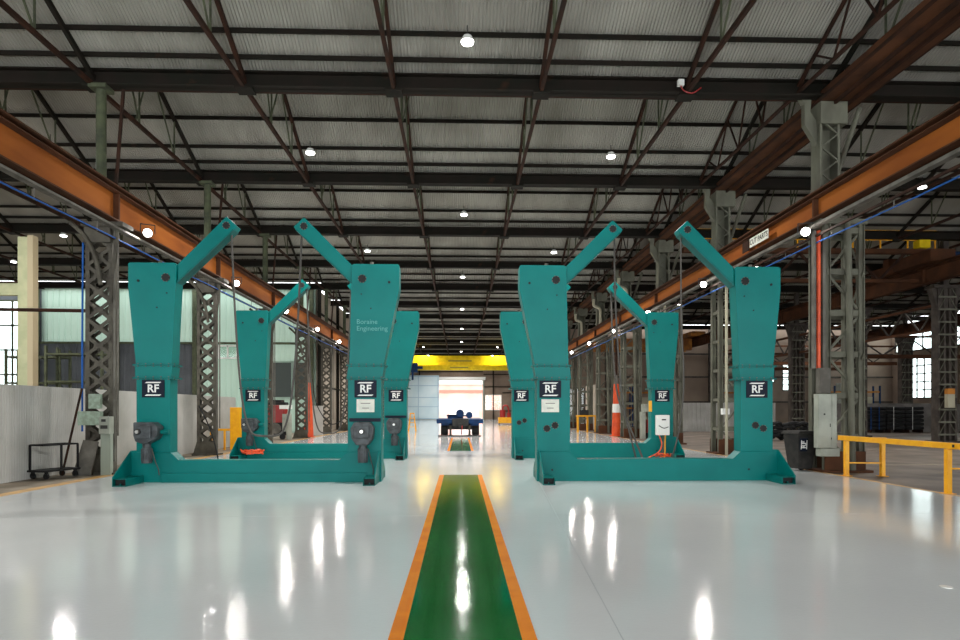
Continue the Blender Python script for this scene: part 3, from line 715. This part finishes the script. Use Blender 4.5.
# welding gear
t = thing('welding_machine', 'red welding power source standing on a trolley by the left columns', 'welding machine', (-9.35,33.4,0))
m = MB(); m.box(-.75,.35,-.35,.35,.85,1.75); m.build('case', REDP, t, bevel=.03)
m = MB(); m.box(-.7,.4,-.35,.35,1.76,1.9); m.box(-.45,.2,-.3,.3,1.9,2.02); m.build('wire_feeder', BLACK, t, bevel=.03)
m = MB(); m.box(-.75,.5,-.4,.4,.2,.85); m.build('cart', BLACK, t, bevel=.02)
m = MB(); m.cyl((-.05,-.42,.55),(-.05,-.4,.55),.27,20); m.build('cooling_grille', GALV, t)
m = MB()
for x in (-.45,.3): m.cyl((x,-.46,.14),(x,-.4,.14),.15,14)
m.build('wheel', BLACK, t)
m = MB(); m.box(.3,.62,-.5,-.3,.4,1.3); m.build('document_panel', GREY, t); m = MB(); m.box(.15,.8,-.5,-.47,1.55,1.75); m.build('name_plate', WHITE, t)
m = MB(); m.box(-.85,-.6,-.38,-.2,.7,1.1); m.build('spool', WHITE, t)
m = MB(); m.cyl((-8.6,32.5,.02),(-8.6,32.5,1.25),.14,14); m.cyl((-8.6,32.5,1.25),(-8.6,32.5,1.45),.14,14,.04)
tag(m.build('gas_bottle', GREY, smooth=True), 'grey gas bottle beside the red welding machine', 'gas bottle')

# ------------------------------------------------------------------ right side things
t = thing('wheelie_bin', 'dark grey wheelie bin with a navy logo sticker beside the grey column cabinet', 'bin', (8.42,15.6,0), math.radians(10))
m = MB()
vs = []
for z, wx, wy in ((.06,.19,.20),(.9,.27,.29)):
    vs += [(-wx,-wy,z),(wx,-wy,z),(wx,wy,z),(-wx,wy,z)]
m.add(vs, [(0,3,2,1),(4,5,6,7),(0,1,5,4),(1,2,6,5),(2,3,7,6),(3,0,4,7)]); m.build('body', BIN, t, bevel=.02)
m = MB(); m.box(-.3,.3,-.33,.33,.9,.93); m.prism([(-.29,.93),(.29,.93),(.24,.99),(-.24,.99)],-.31,.31); m.build('lid', BIN, t, bevel=.015)
m = MB(); m.cyl((-.28,.33,.96),(.28,.33,.96),.02,8); m.build('handle', BIN, t)
for x in (.12,.30): m = MB(); m.cyl((x-.03,.12,.1),(x+.03,.12,.1),.1,16); m.build('wheel', BLACK, t)
m = MB(); m.box(-.26,-.06,-.295,-.27,.52,.84); o = m.build('logo_sticker', NAVY, t); o.rotation_euler = (math.radians(4),0,0); o.location = (0,.0,0)
x = text('RF', .17, WHITE, 'logo_letters', o, (-.16,-.297,.68), ext=.001, bold=.003); x.rotation_euler = (PI/2,-PI/2,0)
for xx in (-.235,-.085):
    q = MB(); q.box(xx-.009,xx+.009,-.299,-.295,.57,.79); q.build('logo_bar', WHITE, o)

t = thing('electrical_cabinet', 'tall grey electrical cabinet fixed to the right column beside the yellow barrier', 'electrical cabinet', (8.72,15.08,.40))
m = MB(); m.box(-.25,.20,-.2,.0,.2,1.48); c = m.build('case', GREY, t, bevel=.01)
m = MB(); m.box(-.24,.06,-.215,-.2,.22,1.46); m.build('door', GREY, c, bevel=.004); m = MB(); m.box(.075,.19,-.213,-.2,.22,1.46); m.build('door', GREY, c, bevel=.004)
m = MB(); m.box(-.2,.26,-.22,0,0,.19); m.build('base_box', GREY, t, bevel=.01)
m = MB(); m.box(-.2,.06,-.18,0,1.50,2.1); m.build('meter_box', GALV, t, bevel=.01)
m = MB(); m.box(.02,.035,-.225,-.215,.7,.78); m.box(-.13,-.09,-.217,-.215,.98,1.02); m.box(.05,.06,-.225,-.215,.4,.45); m.build('latch', DARK, t)
t = thing('conduit_duct', 'orange red conduit in a grey channel rising up the right column', 'conduit', (8.60,15.12,2.5))
m = MB(); m.cyl((0,-.02,0),(0,-.02,3.3),.05,12); m.build('orange_conduit', ORANGEP, t, smooth=True)
m = MB(); m.box(-.13,-.09,-.08,.1,0,3.3); m.box(.08,.14,-.08,.1,0,3.3); m.box(-.13,.14,.06,.1,0,3.3); m.build('channel', GALV, t)

t = thing('safety_barrier', 'yellow steel safety barrier along the right edge of the shiny floor', 'barrier', (8.74,0,0))
for x, y in ((0.05,14.3),(.82,14.2),(0,11.2),(0,8.0),(.82,8.0)):
    m = MB(); m.box(x-.045,x+.045,y-.045,y+.045,0,.80); p = m.build('post', YEL, t, bevel=.006)
    m = MB(); m.box(x-.09,x+.09,y-.09,y+.09,.0,.012); m.build('foot_plate', YEL, p)
m = MB(); m.bar((.0,7.2,.86),(.04,14.55,.86),.08,.11); m.build('top_rail', YEL, t, bevel=.006)
m = MB(); m.bar((.04,14.3,.84),(.9,14.2,.84),.06,.08); m.build('return_rail', YEL, t)
m = MB(); m.bar((.04,14.3,.30),(.82,14.2,.30),.03,.03); m.build('lower_rail', YEL, t)
m = MB(); m.bar((0,11.2,.45),(2.6,11.1,.45),.03,.03); m.bar((.9,14.2,.84),(.9,11.2,.84),.03,.03); m.build('lower_rail', YEL, t)
m = MB(); m.box(-.045,-.04,11.0,11.05,.84,.89); m.build('rail_hole', BLACK, t)

# low grey block wall with black bundles in front
w = MB()
w.box(24.0,40,42.9,43.2,0,1.95); o = w.build('block_wall', mat('grey_block', srgb(132,126,120), .8, 0, srgb(110,104,98), 1.5)); tag(o, 'low grey block wall behind the black bundles in the right aisle', 'low wall')
for i in range(3):
    t = thing('steel_bundle', ('black strapped bundle of steel bars nearest the right column','black strapped bundle of steel bars, middle of the three by the grey wall','black strapped bundle of steel bars farthest to the right by the grey wall')[i], 'bundle', (27.6+i*1.28,41.9,0), group='black strapped bundles by the grey wall')
    for k in range(6):
        m = MB()
        for q in range(5): m.cyl((-.6,-.3+q*.15,.30+k*.26),(.6,-.3+q*.15+.03*random.random(),.29+k*.26+.03*random.random()),.115,8)
        m.build('bar_layer', BLACK, t)
    m = MB(); m.box(-.52,-.42,-.45,.45,0,.19); m.box(.4,.5,-.45,.45,0,.19); m.build('timber', RUSTT, t)
    m = MB()
    for x in ((-.2,) if i else (-.45,.1)): m.box(x-.012,x+.012,-.45,-.42,.2,1.7)
    m.build('strap', (WHITE if i else BLUEC), t)
t = thing('notice_box', 'cream and orange notice box on the nearest dark column of the right aisle', 'box', (21.7,Y0+.2+BAY*2-.35,1.6))
m = MB(); m.box(-.16,.16,-.2,0,0,.6); m.build('case', CREAMP, t); m = MB(); m.box(-.16,.16,-.2,0,.6,.85); m.build('orange_top', CRANEO, t)
for i in range(2, 6):
    y = Y0+.2+BAY*i
    t = thing('row_truss', f'dark longitudinal truss between columns of the right aisle, {names[i-2] if i > 2 else "nearest"} bay in view', 'truss', (21.8,y+.45,5.2), group='longitudinal trusses in the right aisle')
    m = MB()
    for z in (0,1.1): m.bar((0,0,z),(0,BAY-.9,z),.12,.12)
    m.build('chord', RUSTD, t)
    m = MB(); n = 5; w_ = (BAY-.9)/n
    for j in range(n): m.bar((0,j*w_,0 if j%2 else 1.1),(0,(j+1)*w_,1.1 if j%2 else 0),.07,.07)
    m.build('diagonal', COLD, t)
for i, y in enumerate((40.9, 47.2, 53.5)):
    t = thing('cross_girder', f'rusty cross girder with diagonal braces far down the right aisle, {ORD[i]} one back', 'girder', (0,y+.2,5.0), group='cross girders in the right aisle')
    m = MB(); m.bar((22.3,0,0),(33.0,0,0),.15,.25); m.bar((22.3,0,1.3),(33.0,0,1.3),.12,.12); m.build('beam', RUSTD, t)
    m = MB()
    for j in range(6): m.bar((22.4+j*1.76,0,.1 if j%2 else 1.25),(22.4+(j+1)*1.76,0,1.25 if j%2 else .1),.07,.07)
    m.build('diagonal', COLD, t)
for i, (x, y) in enumerate(((34.5,55),(25.5,57.5),(15.5,57.5))):
    t = thing('pallet_rack', ('orange and blue pallet rack before the bright window of the right aisle','orange and blue pallet rack behind the black bundles','orange and blue pallet rack far behind the heap of hoses')[i], 'rack', (x,y,0))
    for a in (-2,0,2):
        m = MB(); m.box(a-.06,a+.06,-.5,-.4,0,3.6); m.box(a-.06,a+.06,.4,.5,0,3.6); m.build('upright', BLUEP, t)
    for z in (1.6,3.0): m = MB(); m.box(-2,2,-.5,-.42,z,z+.14); m.box(-2,2,.42,.5,z,z+.14); m.build('shelf_beam', CRANEO, t)
    for a, z in ((-1.2,1.74),(.9,1.74),(-.9,3.14),(1.1,0)): m = MB(); m.box(a-.5,a+.5,-.38,.38,z,z+.7+.2*(a>0)); m.build('crate', (GREY,CREAMP)[a>0], t)
# crane bridge with railing in the right aisle
t = thing('overhead_crane', 'rusty brown trussed crane bridge with handrail high in the right aisle', 'crane', (0,28.2,7.97))
m = MB(); m.box(9.9,21.3,-.15,.15,.55,.75); m.build('top_chord', RUSTD, t)
m = MB(); m.box(11.5,20.6,-.1,.1,-.75,-.6); m.build('bottom_chord', RUSTD, t)
m = MB(); xs = [10.4+i*1.2 for i in range(9)]
for i, x in enumerate(xs[:-1]): m.bar((x,0,.55 if i%2==0 else -.65),(xs[i+1],0,-.65 if i%2==0 else .55),.1,.1)
m.build('web_member', RUSTT, t)
m = MB(); m.box(9.9,21.3,-.22,-.18,1.55,1.6); m.box(9.9,21.3,-.22,-.18,1.1,1.14)
for i in range(10): m.box(10+i*1.25-.03,10+i*1.25+.03,-.22,-.18,.75,1.6)
m.build('handrail', YEL, t)
m = MB(); m.box(20.3,21.4,-1.2,1.2,-.02,.5); m.build('end_carriage', RUSTD, t)
m = MB(); m.box(20.4,20.9,-.4,.0,.75,1.1); m.build('hoist_drum', CRANEY, t)
t = thing('overhead_crane', 'yellow crane girder with blue hoist beyond the dark aisle column at the right edge', 'crane', (0,30.5,7.6))
m = MB(); m.box(20.5,21.1,-.8,.8,.37,.8); m.box(20.7,22.4,-.2,.2,.8,1.2); m.build('end_carriage', RUSTD, t); m = MB(); m.box(22.4,33,-.3,.3,.85,1.4); m.build('girder', CRANEY, t); m = MB(); m.box(22.6,24.2,-.5,.5,1.4,1.5); m.box(22.4,24.0,-.6,-.3,1.1,1.49); m.build('hoist', BLUEP, t)
runway(33.4, 7.12, 7.9, RUSTD, 'dark brown crane runway beam along the outermost right columns', -1, y1=59)
t = thing('overhead_crane', 'orange yellow crane girders far down the right aisle', 'crane', (0,56,7.97))
m = MB(); m.box(9.9,20.4,-.3,.3,-1.2,-.2); m.build('girder', CRANEO, t); m = MB(); m.box(9.9,20.4,1.2,1.8,-1.2,-.2); m.build('girder', CRANEO, t)
m = MB(); m.box(20.2,21.4,-.8,2.2,-.02,.4); m.build('end_carriage', CRANEO, t)
# tyre/hose heaps
def heap(x, y, n, label):
    t = thing('hose_pile', label, 'pile of hoses', (x,y,0))
    m = MB()
    for i in range(n):
        cx, cz, r = random.uniform(-1.6,1.6), .12+.2*(i%4), random.uniform(.3,.5)
        m.path([(cx+r*math.cos(a*PI/5), random.uniform(-.05,.05)+.3*math.sin(a*PI/5), cz+.06*a/10+ .1*math.sin(a)) for a in range(11)], .09, 6, 1)
    m.build('hose_loop', BLACK, t); t['kind'] = 'stuff'
    for c in kids(t): c['kind'] = 'stuff'
    return t
heap(21.5,55.5,26,'heap of black hoses on the brown floor far down the right aisle')
heap(16.8,31.5,18,'heap of black hoses beside the wheelie bin, farther back on the brown floor')
w = MB(); w.ribs((15,44,0),(7,0,0),(0,0,2.0),(0,-1,0),.3,.04); w.box(15,22,44.02,44.1,0,2.0); tag(w.build('sheet_screen', SHEETW), 'low pale ribbed metal screen far down the right aisle', 'screen')
# yellow work table far right
t = thing('work_table', 'yellow steel work stand beside the far right columns', 'stand', (8.55,43,0))
for x in (-.6,.05,.6):
    m = MB(); m.box(x-.06,x+.06,-.06,.06,0,1.05); m.build('leg', YEL, t)
m = MB(); m.box(-.68,.68,-.3,.3,1.05,1.15); m.build('top', YEL, t)
m = MB(); m.box(-.5,.1,-.2,.2,1.15,1.5); m.build('toolbox', DARK, t)
m = MB(); m.prism([(-.1,0),(.3,0),(.05,1.5),(-.1,1.5)],-.05,.05); o = m.build('floor_stand', mat('green_panel', srgb(30,160,60), .5), loc=(7.1,43.2,0)); tag(o, 'green and yellow upright stand beside the yellow work stand', 'stand')
# pale sheets and pipes along the right columns
for i, (y, z) in enumerate(((47.5,3.4),(53.5,3.1))):
    w = MB(); w.box(10.1,10.2,y,y+3.6,0,z); tag(w.build('cladding_screen', SHEETP), ('pale beige sheet panel behind the right columns, the nearer of two','pale beige sheet panel behind the right columns, the farther of two')[i], 'panel')
for i, (y, s) in enumerate(((21.0,0),(27.4,0),(33.8,1),(40.2,1),(46.5,1))):
    m = MB(); x = 8.85
    if s: m.path([(x-.4,y,8.5),(x-.4,y,8.1),(x-.1,y,7.95),(x+.02,y,7.7),(x+.02,y,6.5)], .09, 8, 4)
    else: m.cyl((x,y,.0),(x,y,6.1),.05,8)
    tag(m.build('conduit_pipe', CREAMP, smooth=True), f'cream pipe running up the {names[i]} column of the right row' if not s else f'cream crooked pipe at the top of the {names[i]} column of the right row', 'pipe')
w = thing('wall_cabinet', 'white switch box on the second right column', 'electrical box', (9.0,21.1,0))
m = MB(); m.box(-.28,-.05,-.12,.05,1.35,1.55); m.box(.62,.78,-.12,.02,.1,1.9); m.build('case', WHITE, w)
t = thing('service_cart', 'red and grey service equipment standing beyond the rear right teal frame', 'cart', (9.55,33.2,0))
m = MB(); m.box(.2,1.4,-.3,.3,.3,1.0); m.build('body', REDP, t, bevel=.02); m = MB(); m.box(.0,.9,-.3,.3,1.4,1.8); m.box(-.1,.1,-.2,.2,0,1.4); m.build('frame', GREY, t)
m = MB(); m.cyl((.3,-.3,.15),(.3,.3,.15),.15,12); m.cyl((1.2,-.3,.15),(1.2,.3,.15),.15,12); m.build('wheel', BLACK, t)
m = MB(); m.box(.4,.9,-.32,-.28,1.85,2.3); m.build('notice', BLUEP, t)

# ------------------------------------------------------------------ centre, far things
t = thing('overhead_crane', 'bright yellow overhead crane girder spanning the hall before the end wall', 'crane', (0,77,6.84))
m = MB(); m.box(-8.1,8.7,-.4,.4,.0,1.15); m.build('girder', CRANEY, t)
m = MB(); m.box(-7.7,8.2,-.9,-.4,-.6,.0); m.build('lower_girder', CRANEY, t)
m = MB(); m.box(-8.4,-7.9,-1.6,1.6,0,.6); m.box(8.5,8.9,-1.6,1.6,0,.6); m.build('end_carriage', CRANEY, t)
m = MB(); m.box(-6.2,-5.0,-1.4,-.9,-.9,.2); m.box(-5.9,-4.4,-1.5,-1.1,-.5,-.2); m.cyl((-5.6,-1.2,-1.8),(-5.6,-1.2,-.9),.12,8); m.build('hoist', BLUEP, t)
m = MB(); m.box(-1.4,1.4,-.41,-.4,.45,.62); m.box(-1.2,1.0,-.91,-.9,-.38,-.22); m.build('lettering_strip', mat('faded_lettering', srgb(150,132,30), .6), t)

t = thing('flatbed_trailer', 'dark blue flatbed trailer with black tyres parked on the walkway before the end door', 'trailer', (0,37.2,0))
m = MB(); m.box(-1.36,1.34,-.2,5,.72,.97); m.box(-1.1,1.1,-.1,4.8,.6,.72); m.build('deck', BLUEP, t, bevel=.01)
m = MB(); m.box(-.45,.5,-.35,0,.55,1.0); m.box(-.1,.1,-.6,-.3,.5,.75); m.build('coupling', DARK, t, bevel=.02)
for s in (-1,1):
    for k in (0,1):
        m = MB(); x = s*.92; m.cyl((x-.2,.6+k*1.3,.42),(x+.2,.6+k*1.3,.42),.40,22); m.build('tyre', BLACK, t, smooth=True)
    m = MB(); m.box(s*.55-.06,s*.55+.06,-.1,.05,.05,.7); m.box(s*.55-.14,s*.55+.14,-.12,.1,.0,.05); m.build('support_leg', COLL, t)
m = MB(); m.box(-1.0,1.0,.5,.7,.35,.5); m.box(-.7,.7,.1,4.6,.38,.6); m.build('axle', DARK, t)
m = MB(); m.box(-.75,.2,1.2,2.6,.97,1.22); m.cyl((.0,1.0,1.3),(.0,1.6,1.3),.24,14); m.cyl((.55,.8,1.2),(.55,1.3,1.2),.2,14); m.box(-.8,.5,1.2,1.4,1.12,1.2); m.build('pump_unit', BLUEP, t)
m = MB(); m.path([(.12,-.4,.6),(.1,-.5,.3),(.08,-.3,.12)], .03); m.build('red_hose', REDP, t)
m = MB(); m.box(-1.25,1.2,36.35,36.65,.0,.06); tag(m.build('floor_grating', DARK), 'dark steel grating strip across the walkway in front of the blue trailer', 'grating')

t = thing('step_ladder', 'yellow A frame step ladder beside the pale blue sliding door', 'ladder', (-3.35,45,0))
for s in (-1,1):
    for y in (-.35,.35):
        m = MB(); m.bar((s*.26,y,0),(s*.12,0,1.25),.05,.05); m.build('rail', YEL, t)
for z in (.3,.6,.9): m = MB(); f = z/1.25; m.box(-.24*(1-f*.5),.24*(1-f*.5),-.35*(1-f)-.03,-.35*(1-f)+.03,z,z+.04); m.build('tread', YEL, t)
m = MB(); m.box(-.16,.16,-.1,.1,1.22,1.3); m.build('top_step', YEL, t)
t = thing('pump_skid', 'yellow skid carrying red pump equipment near the end wall windows', 'machine', (4.7,66,0))
m = MB(); m.box(-.75,.75,-.5,.5,.15,.75); m.build('skid', YEL, t)
m = MB(); m.cyl((-.3,0,.75),(-.3,0,1.5),.28,12); m.cyl((.35,0,.75),(.35,0,1.2),.2,12); m.path([(-.3,0,1.5),(-.2,0,1.9),(.2,0,1.9),(.35,0,1.2)], .08); m.build('pump', REDP, t)
for x in (-.7,.6): m = MB(); m.box(x,x+.1,-.5,.5,0,.15); m.build('skid_foot', DARK, t)

t = thing('roof_sensor_box', 'small white box with a red cable on the first roof girder', 'box', (5.24,15.05,9.2))
m = MB(); m.box(-.07,.07,-.06,.06,0,.14); m.build('case', WHITE, t); m = MB(); m.path([(.0,0,0),(.1,0,-.12),(.3,0,-.16),(.5,.02,-.02)],.015); m.build('red_cable', REDP, t)
m = MB(); m.cyl((4.12,5.3,.0),(4.12,5.3,.004),.05,16); tag(m.build('floor_drain', CHROME), 'small round steel floor drain cover in the shiny floor', 'drain')
# ------------------------------------------------------------------ lamps
def area(loc, size, power, col=(1,.97,.93), rot=(0,0,0), spread=PI):
    l = bpy.data.lights.new('lamp_light', 'AREA'); l.shape = 'DISK'; l.size = size; l.energy = power; l.color = col; l.spread = spread
    o = bpy.data.objects.new('lamp_light', l); COL.objects.link(o); o.location = loc; o.rotation_euler = rot; return o
def highbay_model():
    t = thing('high_bay_lamp', '', 'lamp', group='high bay lamps under the roof')
    m = MB(); m.cyl((0,0,.03),(0,0,.14),.14,16,.09); m.build('housing', WHITE, t, smooth=True)
    m = MB(); m.cyl((0,0,.14),(0,0,.36),.012,6); m.build('hanger', DARK, t)
    m = MB(); m.cyl((0,0,.0),(0,0,.03),.125,16); m.build('lens', LAMP, t)
    return t
hb = None
rows = []
for i in range(8): rows.append((.15, 13+11.5*i, 'centre row', i))
for i in range(7):
    rows.append((-4.35, 18.75+11.5*i, 'left row', i)); rows.append((4.45, 18.75+11.5*i, 'right row', i))
for i, (x, y) in enumerate(((-11.6,18.5),(-17,28),(-22.5,33),(-14,36),(15.5,21),(15.5,33),(15.5,45),(26.5,30),(26.5,45),(-13,8))): rows.append((x, y, 'aisle', i))
AL = ['just left of the rusty left runway beam','deep in the left aisle','in the far corner of the left aisle','before the green end wall','above the near right aisle','above the middle right aisle','above the far right aisle','in the outer right aisle, near','in the outer right aisle, far','above the left aisle beside the camera']
for x, y, r, i in rows:
    lab = f'small bright round high bay lamp, {ORD[i]} of the {r} under the main roof' if r != 'aisle' else f'small bright round high bay lamp {AL[i]}'
    if hb is None: hb = highbay_model(); hb.location = (x,y,8.95); hb['label'] = lab
    else: dup(hb, (x,y,8.95), lab)
    area((x,y,8.92), .24, 340, (1,.97,.93), spread=math.radians(158))
def flood_model():
    t = thing('flood_lamp', '', 'lamp', group='flood lamps along the runway beams')
    m = MB(); m.cyl((0,-.05,0),(0,.06,.0),.12,18,.08); m.build('housing', DARK, t)
    m = MB(); m.cyl((0,-.062,0),(0,-.05,0),.10,18); m.build('lens', LAMPF, t)
    m = MB(); m.bar((-.16,0,0),(-.16,0,.22),.02,.02); m.bar((.16,0,0),(.16,0,.22),.02,.02); m.bar((-.17,0,.22),(.17,0,.22),.02,.02); m.build('bracket', DARK, t)
    return t
fm = flood_model(); first = True
for side, x in (('left',-7.78),('right',8.28)):
    for i in range(-2, 8):  # rows run on out of view; unseen lamps added to light frame fronts
        y = (16.2 if side == 'left' else 15.1)+(BAY if side == 'left' else 6.42)*i; z = 5.9 if side == 'left' else 5.76
        lab = f'round flood lamp hung under the {side} runway beam, {ORD[i]} from the camera' if i >= 0 else f'unseen round flood lamp added under the {side} runway beam, {("level with", "just ahead of")[i]} the camera'
        rz = math.radians(25 if side == 'left' else -25)
        if first: fm.location = (x,y,z); fm['label'] = lab; fm.rotation_euler = (math.radians(0),0,rz); first = False
        else: dup(fm, (x,y,z), lab, rz)
        rot = (math.radians(-52),0,math.radians(35 if side == 'left' else -35))
        area((x+(.05 if side=='left' else -.05),y-.12,z-.05), .14, 18, (1,.95,.88), rot)

# ------------------------------------------------------------------ world, camera
w = bpy.data.worlds.new('sky'); bpy.context.scene.world = w; w.use_nodes = True
nt = w.node_tree; bg = nt.nodes['Background']; bg.inputs[0].default_value = (.93,.97,1,1); bg.inputs[1].default_value = 4.0

cam = bpy.data.cameras.new('camera'); co = bpy.data.objects.new('camera', cam); COL.objects.link(co)
cam.sensor_width = 36; cam.lens = 24; cam.shift_y = 90/960; cam.clip_end = 400
co.location = (0,0,1.5); co.rotation_euler = (PI/2, 0, -math.atan(.03125))
S = bpy.context.scene; S.camera = co
S.view_settings.view_transform = 'Standard'; S.view_settings.look = 'None'; S.view_settings.gamma = 1; S.view_settings.exposure = .08
S.view_settings.use_curve_mapping = False
